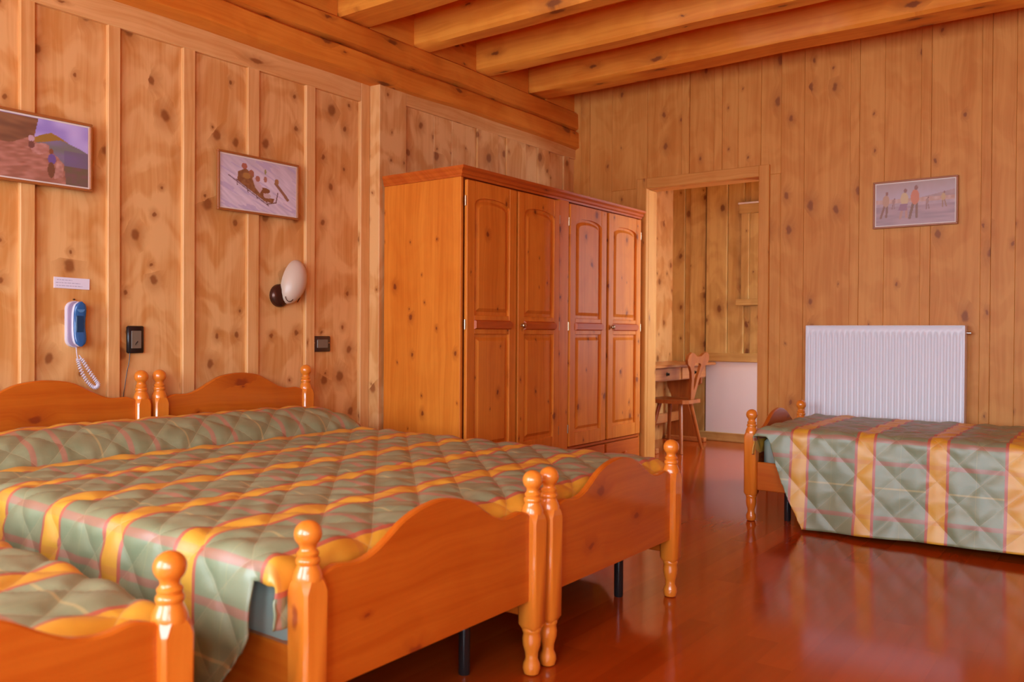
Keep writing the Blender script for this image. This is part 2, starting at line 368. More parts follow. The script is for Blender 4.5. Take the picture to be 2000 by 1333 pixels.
# log beam in two courses along the wall head
def log(y0, y1, z0, z1, xf, name):
    n = 60; vs = []; fs = []; pr = []
    h = z1-z0
    prof = [(-.0, .012), (-.028, 0), (-.20, 0), (-.20, h), (-.03, h), (-.004, h-.02)]
    for k in range(n+1):
        y = y0+(y1-y0)*k/n
        wx = .006*math.sin(y*3.1+z0*9)+.004*math.sin(y*7.7+z0*5); wz = .006*math.sin(y*2.3+z0*11)+.003*math.sin(y*6.1)
        for j, (px, pz) in enumerate(prof):
            vs.append((xf+px+(wx if j in (0, 5) else 0), y-(y0+y1)/2, pz+(wz if j in (0, 1) else (wz*.8 if j in (4, 5) else 0))))
    m = len(prof)
    for k in range(n):
        for j in range(m):
            fs.append((k*m+j, k*m+(j+1) % m, (k+1)*m+(j+1) % m, (k+1)*m+j))
    fs.append(tuple(range(m))); fs.append(tuple(n*m+j for j in range(m))[::-1])
    mb = MB().add(vs, fs)
    return obj(name, mb, M['beam_y'], wl, smooth=50, loc=(0, (y0+y1)/2, z0))
log(YF, YB, 2.552, 2.703, -3.64, 'log')
log(YF, YB, 2.708, 2.856, -3.643, 'log')

# back wall with doorway
DX0, DX1, DZ = -3.017, -2.135, 2.166
bw = MB().box(-3.95, DX0-.02, YB+.015, YB+.14, 0, ZC).box(DX1+.02, XRW+.15, YB+.015, YB+.14, 0, ZC).box(DX0-.02, DX1+.02, YB+.015, YB+.14, DZ+.02, ZC)
wbk = tag(obj('wall_back', bw, M['back_z']), 'pine plank wall with the doorway and the white radiator', 'wall', kind='structure')
be = [-3.70, -3.619, -3.536, -3.333, -3.022, -2.735, -2.673, -2.48, -2.417, -2.297, -2.13, -1.985, -1.826, -1.523, -1.464, -1.309, -1.093, -1.034, -.755, -.700, -.572, -.33, -.27, -.02, .04, .3, .36, .6, .66, .95, 1.01, 1.3, 1.36, 1.65, 1.71, 2.0, 2.06, 2.35, 2.41, XRW+.02]
for i in range(len(be)-1):
    a, b = be[i]+.0004, be[i+1]-.0004
    pr = random.uniform(-.0015, .0015) + (.004 if (be[i+1]-be[i]) < .085 else 0)
    ov = a < DX1+.01 and b > DX0-.01
    if not ov: board('plank', wbk, M['back_z'], a, b, YB-pr, YB+.03, 0, ZC, .0015)
    else:
        board('plank', wbk, M['back_z'], a, b, YB-pr, YB+.03, DZ+.01, ZC, .003)
        if a < DX0-.03: board('plank', wbk, M['back_z'], a, DX0-.012, YB-pr, YB+.03, 0, DZ+.01, .003)
        if b > DX1+.03: board('plank', wbk, M['back_z'], DX1+.012, b, YB-pr, YB+.03, 0, DZ+.01, .003)
d1 = tag(empty('door_1', ((DX0+DX1)/2, YB, 0)), 'open doorway with plain pine casing into the side room', 'doorway', kind='structure')
def dpart(name, mat, x0, x1, y0, y1, z0, z1, c=.004):
    cx = (x0+x1)/2
    return obj(name, MB().box(x0-cx, x1-cx, y0-YB, y1-YB, 0, z1-z0, c), mat, d1, loc=(cx-(DX0+DX1)/2, 0, z0))
dpart('casing', M['case_z'], DX0-.085, DX0, YB-.022, YB+.02, 0, DZ+.08)
dpart('casing', M['case_z'], DX1, DX1+.075, YB-.022, YB+.02, 0, DZ+.08)
dpart('casing', M['case_x'], DX0-.0, DX1+.0, YB-.020, YB+.02, DZ, DZ+.08)
dpart('jamb', M['case_z'], DX0-.03, DX0, YB+.02, YB+.16, 0, DZ)
dpart('jamb', M['case_z'], DX1, DX1+.03, YB+.02, YB+.16, 0, DZ)
dpart('jamb', M['case_x'], DX0, DX1, YB+.02, YB+.16, DZ, DZ+.03)

# side room behind the doorway
YA = 7.9
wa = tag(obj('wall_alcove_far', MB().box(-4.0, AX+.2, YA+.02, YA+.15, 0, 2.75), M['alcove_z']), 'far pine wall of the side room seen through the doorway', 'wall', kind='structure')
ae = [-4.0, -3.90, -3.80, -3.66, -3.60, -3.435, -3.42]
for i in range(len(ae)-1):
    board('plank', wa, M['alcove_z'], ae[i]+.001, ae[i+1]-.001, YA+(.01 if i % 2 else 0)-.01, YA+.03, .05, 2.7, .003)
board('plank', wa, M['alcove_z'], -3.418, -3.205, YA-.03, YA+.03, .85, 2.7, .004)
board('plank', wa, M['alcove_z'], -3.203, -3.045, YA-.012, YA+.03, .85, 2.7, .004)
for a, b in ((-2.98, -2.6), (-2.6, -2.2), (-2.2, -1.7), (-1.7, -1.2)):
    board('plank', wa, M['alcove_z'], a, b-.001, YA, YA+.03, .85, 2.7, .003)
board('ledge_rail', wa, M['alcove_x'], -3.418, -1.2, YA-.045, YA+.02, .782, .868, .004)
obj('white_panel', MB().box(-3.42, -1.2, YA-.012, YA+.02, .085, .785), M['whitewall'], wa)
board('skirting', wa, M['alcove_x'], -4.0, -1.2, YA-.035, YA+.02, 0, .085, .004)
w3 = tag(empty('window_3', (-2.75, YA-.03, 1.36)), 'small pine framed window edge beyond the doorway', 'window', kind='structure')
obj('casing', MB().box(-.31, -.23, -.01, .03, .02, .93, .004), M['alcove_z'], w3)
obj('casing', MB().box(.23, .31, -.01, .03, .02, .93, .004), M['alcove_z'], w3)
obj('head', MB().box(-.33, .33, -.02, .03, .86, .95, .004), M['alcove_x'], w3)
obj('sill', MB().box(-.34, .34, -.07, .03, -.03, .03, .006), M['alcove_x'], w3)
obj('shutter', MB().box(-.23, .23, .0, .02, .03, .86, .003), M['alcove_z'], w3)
obj('lit_edge_strip', MB().box(-.335, .335, -.03, .03, .95, .965, .003), M['white'], w3)  # white strip stands in for light caught along the top of the frame
war = MB().box(AX, AX+.15, YB+.14, AWIN_ADDED[0], 0, 2.75).box(AX, AX+.15, AWIN_ADDED[1], YA+.1, 0, 2.75).box(AX, AX+.15, AWIN_ADDED[0], AWIN_ADDED[1], 0, AWIN_ADDED[2]).box(AX, AX+.15, AWIN_ADDED[0], AWIN_ADDED[1], AWIN_ADDED[3], 2.75)
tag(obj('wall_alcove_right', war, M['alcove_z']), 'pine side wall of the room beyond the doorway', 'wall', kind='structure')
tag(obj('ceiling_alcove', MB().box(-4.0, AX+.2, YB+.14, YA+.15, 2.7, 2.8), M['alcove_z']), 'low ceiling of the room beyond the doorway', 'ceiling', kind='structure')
w4 = tag(empty('window_4', (AX+.08, 7.0, .7)), 'added unseen window that lights the room beyond the doorway', 'window', kind='structure')  # added opening, out of view, put in because the side room needed light
fr = MB()
for a, b, c, d_ in ((-.7, -.64, 0, 1.6), (.64, .7, 0, 1.6), (-.64, .64, 0, .06), (-.64, .64, 1.54, 1.6), (-.025, .025, .06, 1.54)): fr.box(-.03, .03, a, b, c, d_)
obj('window_frame', fr, M['alcove_z'], w4)
for s in (-1, 1): obj('pane', MB().box(-.003, .003, .025 if s > 0 else -.64, .64 if s > 0 else -.025, .06, 1.54), M['glass'], w4)

# walls behind and beside the camera, with the windows that light the room
fw = MB(); xs = [-3.95]+[v for q in WIN for v in q[:2]]+[XRW+.15]
for i in range(0, len(xs), 2): fw.box(xs[i], xs[i+1], YF-.15, YF, 0, ZC)
for x0, x1, z0, z1 in WIN: fw.box(x0, x1, YF-.15, YF, 0, z0).box(x0, x1, YF-.15, YF, z1, ZC)
tag(obj('wall_front', fw, M['back_z']), 'pine wall with the windows behind the viewer', 'wall', kind='structure')
tag(obj('wall_right', MB().box(XRW, XRW+.15, YF-.15, YB+.14, 0, ZC), M['back_z']), 'plain pine wall on the right of the room', 'wall', kind='structure')
for i, (x0, x1, z0, z1) in enumerate(WIN):
    wd = tag(empty('window_%d' % (1 if i == 0 else 2 if i == 1 else 5), ((x0+x1)/2, YF-.08, z0)), ('leftmost', 'middle', 'rightmost')[i]+' tall two sash window behind the viewer', 'window', kind='structure')
    hw, hh = (x1-x0)/2, z1-z0; fr = MB()
    fr.box(-hw, -hw+.07, -.03, .03, 0, hh).box(hw-.07, hw, -.03, .03, 0, hh).box(-hw+.07, hw-.07, -.03, .03, 0, .07).box(-hw+.07, hw-.07, -.03, .03, hh-.07, hh).box(-.05, .05, -.03, .03, .07, hh-.07)
    obj('window_frame', fr, M['batten_z'], wd)
    obj('pane', MB().box(-hw+.07, -.05, -.003, .003, .07, hh-.07), M['glass'], wd)
    obj('pane', MB().box(.05, hw-.07, -.003, .003, .07, hh-.07), M['glass'], wd)

# ceiling, joists along x, blocking boards above the log
ce = tag(obj('ceiling', MB().box(-3.95, XRW+.15, YF-.15, YB+.14, ZC, ZC+.1), M['beam_x']), 'pine ceiling with squared log joists', 'ceiling', kind='structure')
jy = [5.18, 4.555, 3.93, 3.29, 2.64, 1.99, 1.34, .69, .04, -.6, -1.25, -1.85]
for k, y in enumerate(jy):
    wdt = .235 if k == 0 else (.145 if k < 3 else .25)
    xa, xb = -3.70, XRW
    vs = []; fs = []; n = 40
    prof = [(0, .225), (.0, .018), (.018, 0), (wdt-.02, 0), (wdt, .02), (wdt, .225)]
    for i in range(n+1):
        xx = xa+(xb-xa)*i/n; wv = .004*math.sin(xx*2.7+k)+.003*math.sin(xx*6.3+2*k)
        for j, (py, pz) in enumerate(prof): vs.append((xx-(xa+xb)/2, py+(wv if j < 2 else 0), pz+(wv*.8 if 0 < j < 5 else 0)))
    m = len(prof)
    for i in range(n):
        for j in range(m): fs.append((i*m+j, i*m+(j+1) % m, (i+1)*m+(j+1) % m, (i+1)*m+j))
    fs.append(tuple(range(m))); fs.append(tuple(n*m+j for j in range(m))[::-1])
    obj('joist', MB().add(vs, fs), M['beam_x'], ce, smooth=40, loc=((xa+xb)/2, y, 2.862))
    hi = (jy[k-1] if k else YB)
    board('blocking_board', ce, M['beam_y'], -3.72, -3.685, y+wdt+.002, hi-.002, 2.858, ZC, .002)

# ------------------------------------------------------------------ beds
BL = 2.22; BH = .4375
FOOTTOP = [(0, .608), (.05, .603), (.1, .592), (.15, .572), (.2, .541), (.24, .520), (.28, .509), (.31, .508), (.36, .514), (.385, .508), (.415, .494)]
HEADTOP = [(0, .838), (.06, .834), (.12, .822), (.18, .794), (.23, .768), (.27, .752), (.31, .746), (.36, .748), (.39, .739), (.415, .727)]
def smooth_curve(pts, n=40):
    out = []
    for i in range(n+1):
        t = pts[-1][0]*i/n
        k = max(j for j in range(len(pts)-1) if pts[j][0] <= t+1e-9)
        p0 = pts[max(k-1, 0)]; p1 = pts[k]; p2 = pts[k+1]; p3 = pts[min(k+2, len(pts)-1)]
        if k == 0: p0 = (-p2[0], p2[1])
        h = p2[0]-p1[0]; s = (t-p1[0])/h
        m1 = (p2[1]-p0[1])/(p2[0]-p0[0])*h; m2 = ((p3[1]-p1[1])/(p3[0]-p1[0])*h) if p3 != p2 else (p2[1]-p1[1])
        out.append((t, (2*s**3-3*s**2+1)*p1[1]+(s**3-2*s**2+s)*m1+(-2*s**3+3*s**2)*p2[1]+(s**3-s**2)*m2))
    return out
def panel(top, zb, xc, th):
    c = smooth_curve(top)
    o = [(-t, z) for t, z in c[::-1]]+c[1:]
    vs = []; fs = []; n = len(o)
    for dx, dz in ((-th/2, .005), (-th/2+.004, 0), (th/2-.004, 0), (th/2, .005)):
        vs += [(xc+dx, y, z-dz) for y, z in o]
    for r in range(3):
        for i in range(n-1): fs.append((r*n+i, r*n+i+1, (r+1)*n+i+1, (r+1)*n+i))
    b = len(vs)
    vs += [(xc-th/2, y, zb) for y, z in o]+[(xc+th/2, y, zb) for y, z in o]
    for i in range(n-1):
        fs += [(i, i+1, b+i+1, b+i), (3*n+i, 3*n+i+1, b+n+i+1, b+n+i), (b+i, b+i+1, b+n+i+1, b+n+i)]
    return MB().add(vs, fs)
def post(extra, n=24):
    e = extra; mb = MB()
    mb.lathe([(0, .017), (.004, .023), (.02, .0275), (.034, .026), (.05, .019), (.068, .0205), (.092, .0275), (.112, .029), (.126, .0265), (.131, .0275), (.137, .030), (.142, .030), (.152, .026)], n=n)
    h, c = .034, .010
    def ring(z, k, cc): hh = h*k; return [(hh, -hh+cc), (hh, hh-cc), (hh-cc, hh), (-hh+cc, hh), (-hh, hh-cc), (-hh, -hh+cc), (-hh+cc, -hh), (hh-cc, -hh)], z
    rings = [ring(.140, .72, .008), ring(.158, 1, c), ring(.470+e, 1, .006), ring(.488+e, .98, .012), ring(.505+e, .86, .018)]
    vs = [(p, q, z) for o, z in rings for p, q in o]; fs = []
    for k in range(len(rings)-1):
        for i in range(8): fs.append((k*8+i, k*8+(i+1) % 8, (k+1)*8+(i+1) % 8, (k+1)*8+i))
    fs += [tuple(range(8))[::-1], tuple((len(rings)-1)*8+i for i in range(8))]
    mb.add(vs, fs)
    pr = [(.495, .034), (.506, .0335), (.518, .029), (.527, .0245), (.531, .024), (.534, .0268), (.541, .0275), (.545, .0255), (.548, .0215), (.552, .0245), (.557, .025), (.560, .0225), (.563, .0195), (.568, .0185)]
    for k in range(1, 15):
        a = math.pi*(1-.17)*(1-k/14); pr.append((.5985-math.cos(math.pi-a)*-.0305 if False else .5985+math.cos(a)*.0305, max(math.sin(a)*.0315, .0008)))
    mb.lathe([(z+e, r) for z, r in pr], n=n)
    return mb.mesh('bed_post', M['bed_z'], 40)
POST_F, POST_H = post(0), post(.239)
def make_bed():
    r = empty('single_bed', (0, 0, 0))
    obj('headboard_panel', panel(HEADTOP, .24, 0, .024), M['bed_y'], r, smooth=15)
    obj('footboard_panel', panel(FOOTTOP, .235, 0, .024), M['bed_y'], r, smooth=15, loc=(BL, 0, 0))
    for s in (-1, 1):
        obj('post', POST_H, None, r, loc=(0, s*BH, 0)); obj('post', POST_F, None, r, loc=(BL, s*BH, 0))
        obj('side_rail', MB().box(-BL/2+.035, BL/2-.035, -.0125, .0125, 0, .158, .004), M['bed_x'], r, loc=(BL/2, s*(BH-.004), .177))
        for lx in (.16, BL-.165):
            g = obj('metal_leg', MB().lathe([(0, .017), (.006, .0185), (.30, .0185)], n=18), M['blackmetal'], r, smooth=40, loc=(lx, s*(BH-.125), 0))
    obj('mattress', MB().box(.04, BL-.055, -.428, .428, .29, .487, .04), M['mattress'], r, smooth=60)
    return r
HX, FX = -3.70, -1.48
bed = make_bed()
BEDS = [((HX, 1.6775, 0), 0, 'pine single bed under the wide spread, on the side away from the wardrobe'),
        ((HX, 2.6425, 0), 0, 'pine single bed under the wide spread, nearest the wardrobe'),
        ((HX, .4675, 0), 0, 'pine bed cut off at the lower left corner, its ball topped post in front'),
        ((-1.725+BL, 5.055, 0), math.pi, 'pine single bed standing alone under the white radiator')]
for i, (loc, rz, lab) in enumerate(BEDS):
    b = bed if i == 0 else copy_tree(bed)
    b.location = loc; b.rotation_euler = (0, 0, rz); tag(b, lab, 'bed', 'matching pine single beds')

# ------------------------------------------------------------------ quilted spreads (local x from the head end, y across)
def spread(name, hw, T, hem, e0, ek, eq, bol, uoff, label, loc, rz=0, flip=1, step=.0115, hx0=.06, hemtilt=0.0, sag=0.0):
    # sections across: arc length s, from the near hem over the top to the far hem
    r = .055; drop = T-hem
    S = hw-r+math.pi*r/2+(drop-r)
    ns = int(2*S/step); ss = [-S+2*S*i/ns for i in range(ns+1)]
    def cross(s):
        a = abs(s); g = 1 if s > 0 else -1
        if a <= hw-r: return g*a, 0.0, 0.0
        if a <= hw-r+math.pi*r/2:
            t = (a-(hw-r))/r; return g*(hw-r+r*math.sin(t)), -r*(1-math.cos(t)), 0.0
        d = a-(hw-r+math.pi*r/2); return g*(hw+.06*(d/drop)**1.2), -r-d, d+r
    xf = 2.185; rf = .07
    prof = []                      # (x, z above T, u)
    u = 0.0
    n1 = int((xf-rf-hx0)/step)
    xs = [xf-rf-(xf-rf-hx0)*i/n1 for i in range(n1+1)]
    pts = []
    for k in range(26, 0, -1):     # foot tuck: down inside the footboard, then round over
        a = k/26*(math.pi/2*rf+.085)
        if a > math.pi/2*rf: pts.append((xf, -rf-(a-math.pi/2*rf), a))
        else: t = a/rf; pts.append((xf-rf+rf*math.sin(t), -rf*(1-math.cos(t)), a))
    ntuck = len(pts)
    uu = 0.0; lastz = 0.0; lastx = xs[0]
    for x in xs:
        h = 0.0
        if bol:
            t = (x-.225)/.225
            if abs(t) < 1: h = bol*(1-t*t)**.55
        pts.append((x, h, None))
    rows = []; arc = 0.0
    V = []; UV = []; idx = {}
    us = []
    for j, (x, h, a) in enumerate(pts):
        if j < ntuck: us.append((xf-rf)+a)
        else:
            if j == ntuck: us.append(x)
            else:
                px, ph, _ = pts[j-1]; us.append(us[-1]-math.hypot(x-px, h-ph))
    for j, (x, h, a) in enumerate(pts):
        for i, s in enumerate(ss):
            y, dz, d = cross(s)
            hh = h
            if j >= ntuck and h > 0:
                k = min(1, abs(y)/hw); hh = h*max(0.0, 1-k**7)**.5 if abs(s) <= hw-r else h*0.0
            z = T+hh+dz
            if j < ntuck: z = T+min(h, dz)
            xx = x
            cl = False
            if j >= ntuck and d > 0:
                lim = e0-ek*d-eq*d*d
                if x > lim: xx = lim; cl = True
                z += hemtilt*(d/drop)*(x-1.2)
                y += .012*math.sin(x*9+1.3*math.sin(x*4))*(d/drop)*(1 if s > 0 else -1)
            z -= sag*max(0, x-1.6)**1.5 if j >= ntuck else sag*max(0, x-1.6)**1.5
            V.append((xx, y, z)); UV.append((us[j]-(x-xx)+uoff, flip*s-(hw-r+math.pi*r/2*.5)))
            idx[(j, i)] = (len(V)-1, cl, d, abs(s))
    F = []
    for j in range(len(pts)-1):
        for i in range(ns):
            q = [idx[(j, i)], idx[(j, i+1)], idx[(j+1, i+1)], idx[(j+1, i)]]
            if j < ntuck and max(k[3] for k in q) > hw-r+math.pi*r/2+.001: continue
            if j >= ntuck and all(k[1] for k in q): continue
            F.append(tuple(k[0] for k in q))
    m = bpy.data.meshes.new(name); m.from_pydata(V, [], F); m.update()
    # quilting puffs along the normals
    nrm = np.zeros(len(V)*3); m.vertices.foreach_get('normal', nrm); nrm = nrm.reshape(-1, 3)
    co = np.array(V); uv = np.array(UV); P = .19
    a = np.abs(np.sin(np.pi*(uv[:, 0]+uv[:, 1])/P)); b = np.abs(np.sin(np.pi*(uv[:, 0]-uv[:, 1])/P))
    puff = (np.minimum(a, b)**.6)*.0105
    wr = .0035*np.sin(uv[:, 0]*31+3*np.sin(uv[:, 1]*11))*np.sin(uv[:, 1]*27+2*np.sin(uv[:, 0]*9))
    sgn = np.where(nrm[:, 2:3] < -.2, -1, 1)
    nz = nrm.copy()
    ctr = np.array([co[:, 0], np.zeros(len(co)), np.full(len(co), .2)]).T
    outw = ((co-ctr)*nz).sum(1) < 0
    nz[outw] *= -1
    co = co+nz*(puff+wr)[:, None]
    m.vertices.foreach_set('co', co.ravel())
    lay = m.uv_layers.new(name='uv'); li = np.zeros(len(m.loops), dtype=np.int32); m.loops.foreach_get('vertex_index', li)
    lay.data.foreach_set('uv', uv[li].astype(np.float32).ravel())
    for p in m.polygons: p.use_smooth = True
    bm = bmesh.new(); bm.from_mesh(m); bmesh.ops.recalc_face_normals(bm, faces=bm.faces[:])
    loose = [v for v in bm.verts if not v.link_faces]; bmesh.ops.delete(bm, geom=loose, context='VERTS'); bm.to_mesh(m); bm.free()
    m.materials.append(M['cloth'])
    o = bpy.data.objects.new(name, m); C.objects.link(o); o.location = loc; o.rotation_euler = (0, 0, rz)
    so = o.modifiers.new('thickness', 'SOLIDIFY'); so.thickness = .006; so.offset = -1
    tag(o, label, 'bedspread', 'quilted plaid bedspreads')
    return o
# uoff puts a yellow band centre (u = .5*.337 mod .337) on world X = -1.80
def uo(headx, xw): return (.1725-(xw-headx)) % .337
spread('bedspread', .975, .545, .04, 2.20, .3, .8, .115, uo(HX, -1.845), 'wide green and yellow plaid quilt spread over the two joined beds', (HX, 2.15, 0), flip=-1)
spread('bedspread', .49, .52, .12, 2.16, .3, .12, .1, uo(HX, -1.555), 'plaid quilt on the bed at the lower left corner', (HX, .4675, 0), flip=1, sag=.05)
spread('bedspread', .495, .535, .035, 2.115, .25, .35, .08, uo(0, 2.22-(-1.44+1.725)), 'plaid quilt hanging to the floor on the bed under the radiator', (-1.725+BL, 5.055, 0), math.pi, flip=1, hemtilt=-.03)

# ------------------------------------------------------------------ wardrobe
wr_ = empty('wardrobe', (-3.35, 4.71, 0), 0, 'large four door knotty pine wardrobe with arched panels in the corner', 'wardrobe')
ox, oy = -3.35, 4.71
def wp(name, mat, x0, x1, y0, y1, z0, z1, c=.003, parent=None):
    return obj(name, MB().box(x0-ox, x1-ox, y0-oy, y1-oy, 0, z1-z0, c), mat, parent or wr_, loc=(0, 0, z0))
WY0, WY1, WXF, WXB, WZ = 3.637, 5.79, -3.05, -3.655, 1.932
wp('side_panel', M['ward_z'], WXB, WXF, WY0, WY0+.022, 0, WZ)
wp('side_panel', M['ward_z'], WXB, WXF, WY1-.022, WY1, 0, WZ)
wp('back_panel', M['ward_z'], WXB, WXB+.01, WY0+.022, WY1-.022, .05, WZ, 0)
wp('bottom_panel', M['ward_y'], WXB+.01, WXF-.01, WY0+.022, WY1-.022, .06, .08, 0)
wp('plinth', M['ward_y'], WXF-.03, WXF-.008, WY0+.022, WY1-.022, 0, .075)
wp('centre_stile', M['ward_z'], WXF-.03, WXF+.014, 4.628, 4.742, .075, WZ)
wp('divider_rail', M['ward_y'], WXF-.03, WXF-.002, WY0+.022, WY1-.022, .262, .283)
wp('carcass_front', M['ward_y'], WXF-.04, WXF-.022, WY0+.022, WY1-.022, .075, WZ, 0)
pr = [(-.03, 0), (.005, 0), (.008, .012), (.016, .018), (.016, .034), (.030, .046), (.032, .060), (-.03, .060)]
cor = MB()
# cornice swept round the left side and front
path = [(WXB-ox, WY0-oy, 0, -1), (WXF-ox, WY0-oy, 1, -1), (WXF-ox, WY1-oy, 1, 1), (WXB-ox, WY1-oy, 0, 1)]
vs = []; fs = []
for px, py, nx, ny in path:
    for d_, z in pr: vs.append((px+nx*d_, py+ny*d_*.55, z))
m_ = len(pr)
for k in range(3):
    for j in range(m_): fs.append((k*m_+j, k*m_+(j+1) % m_, (k+1)*m_+(j+1) % m_, (k+1)*m_+j))
fs += [tuple(range(m_)), tuple(3*m_+j for j in range(m_))[::-1]]
cor.add(vs, fs); cor.box(WXB-ox+.01, WXF-ox-.01, WY0-oy+.01, WY1-oy-.01, .02, .055)
obj('cornice', cor, M['ward_y'], wr_, loc=(0, 0, WZ))
def arch(y0, y1, z0, zs, rise, n=14):
    w_ = (y1-y0)/2; c = (y0+y1)/2
    return [(y0, z0), (y1, z0)]+[(c+w_*math.cos(math.pi*i/n), zs+rise*math.sin(math.pi*i/n)**.8) for i in range(n+1)]
def wdoor(y0, y1, hinge_left, knob):
    xf = WXF-ox; w_ = y1-y0; z0, z1 = .29, 1.918
    d = empty('door', (xf, (y0+y1)/2-oy, z0)); d.parent = wr_
    h = w_/2; st = .072 if w_ > .47 else .066; H = z1-z0; T = .022
    mid = 1.098-z0
    f = MB().box(0, T, -h, -h+st, 0, H, .004).box(0, T, h-st, h, 0, H, .004).box(0, T-.002, -h+st, h-st, 0, .09, .003).box(0, T-.002, -h+st, h-st, mid-.055, mid+.055, .003)
    zt = H-.075
    a = arch(-h+st, h-st, 0, zt-.055, .045)[2:]
    f.prism([(h-st, H)]+[(-h+st, H)]+[(p, q) for p, q in a[::-1]], 'x', .001, T-.002)
    obj('door_frame', f, M['ward_z'], d)
    obj('upper_panel', MB().raised(arch(-h+st, h-st, mid+.055, zt-.055, .045), 'x', .001, .005, .0).raised(arch(-h+st+.018, h-st-.018, mid+.073, zt-.068, .043), 'x', .004, .019, .022), M['ward_z'], d)
    lo = [(-h+st, .09), (h-st, .09), (h-st, mid-.055), (-h+st, mid-.055)]
    lo2 = [(-h+st+.018, .108), (h-st-.018, .108), (h-st-.018, mid-.073), (-h+st+.018, mid-.073)]
    obj('lower_panel', MB().prism(lo, 'x', .001, .005).raised(lo2, 'x', .004, .019, .022), M['ward_z'], d)
    hb = h-st+.028; n = 8
    bar = [(-hb+.02, mid-.028)]+[(hb-.022+.022*math.cos(-math.pi/2+math.pi*i/n), mid+.028*math.sin(-math.pi/2+math.pi*i/n)) for i in range(n+1)]+[(-hb+.02, mid+.028)]
    obj('rail_moulding', MB().raised(bar, 'x', T-.004, T+.014, .008), M['ward_y'], d)
    s = -1 if hinge_left else 1
    for zz in (.12, mid, H-.12):
        obj('hinge', MB().tube([(T*.6, s*(h+.006), zz-.028), (T*.6, s*(h+.006), zz+.028)], .006, 10), M['brass'], d, smooth=40)
    if knob:
        k = MB(); kn = [(0, .008), (.008, .007), (.012, .012), (.02, .017), (.028, .016), (.033, .010), (.035, .001)]
        vs = []; fs = []; n = 16
        for t, r_ in kn:
            for i in range(n): aa = 2*math.pi*i/n; vs.append((T-.002+t, r_*math.cos(aa), r_*math.sin(aa)))
        for q in range(len(kn)-1):
            for i in range(n): fs.append((q*n+i, q*n+(i+1) % n, (q+1)*n+(i+1) % n, (q+1)*n+i))
        obj('knob', k.add(vs, fs), M['brass'], d, smooth=50, loc=(0, -h+.035, mid))
    return d
wdoor(3.668, 4.142, True, False); wdoor(4.162, 4.620, False, True)
wdoor(4.750, 5.232, True, False); wdoor(5.262, 5.752, False, True)
for a, b in ((3.668, 4.142), (4.162, 4.620), (4.750, 5.232), (5.262, 5.752)):
    dr = wp('drawer', M['ward_y'], WXF-.01, WXF+.016, a, b, .082, .258)
    kk = MB().lathe([(0, .008), (.01, .007), (.018, .016), (.026, .015), (.03, .002)], n=14)
    ko = obj('knob', kk, M['ward_y'], dr, smooth=50, loc=(WXF+.014-ox, (a+b)/2-oy, .088)); ko.rotation_euler = (0, math.pi/2, 0)

# ------------------------------------------------------------------ radiator
rx0, rx1, rz0, rz1, ry = -1.769, -.822, .47, 1.11, 5.73
ra = empty('radiator', ((rx0+rx1)/2, 5.78, rz0), 0, 'white ribbed panel radiator on the plank wall above the lone bed', 'radiator')
W = (rx1-rx0)/2; Hh = rz1-rz0
nf = 27; nx = nf*8; vs = []; fs = []
zl = [0, .03, .045, .06, Hh-.075, Hh-.055, Hh-.04, Hh-.01, Hh]; dk = [0, 0, .5, 1, 1, .5, 0, 0, -.3]
for zi, z in enumerate(zl):
    for i in range(nx+1):
        t = i/nx; ph = t*nf
        c = .5-.5*math.cos(2*math.pi*ph); c = min(1, max(0, (c-.25)*1.7))
        amp = dk[zi] if .012 < t < .988 else 0
        y = -.05 + (.010*c*max(0, amp) if amp >= 0 else .006)
        vs.append((-W+2*W*t, y, z))
for zi in range(len(zl)-1):
    for i in range(nx): fs.append((zi*(nx+1)+i, zi*(nx+1)+i+1, (zi+1)*(nx+1)+i+1, (zi+1)*(nx+1)+i))
obj('front_panel', MB().add(vs, fs), M['white'], ra, smooth=50)
obj('casing', MB().box(-W, W, -.036, .03, .004, Hh-.004, .003), M['white'], ra)
obj('rim', MB().box(-W-.004, -W+.004, -.055, .03, 0, Hh+.003, .002).box(W-.004, W+.004, -.055, .03, 0, Hh+.003, .002).box(-W, W, -.055, .03, Hh-.003, Hh+.004, .002), M['white'], ra)
obj('bleed_valve', MB().tube([(W, 0, Hh-.042), (W+.03, 0, Hh-.042)], .009, 10), M['chrome'], ra, smooth=40)
obj('wall_bracket', MB().box(-W+.2, -W+.23, .02, .04, .1, Hh-.1), M['white'], ra)
obj('wall_bracket', MB().box(W-.23, W-.2, .02, .04, .1, Hh-.1), M['white'], ra)

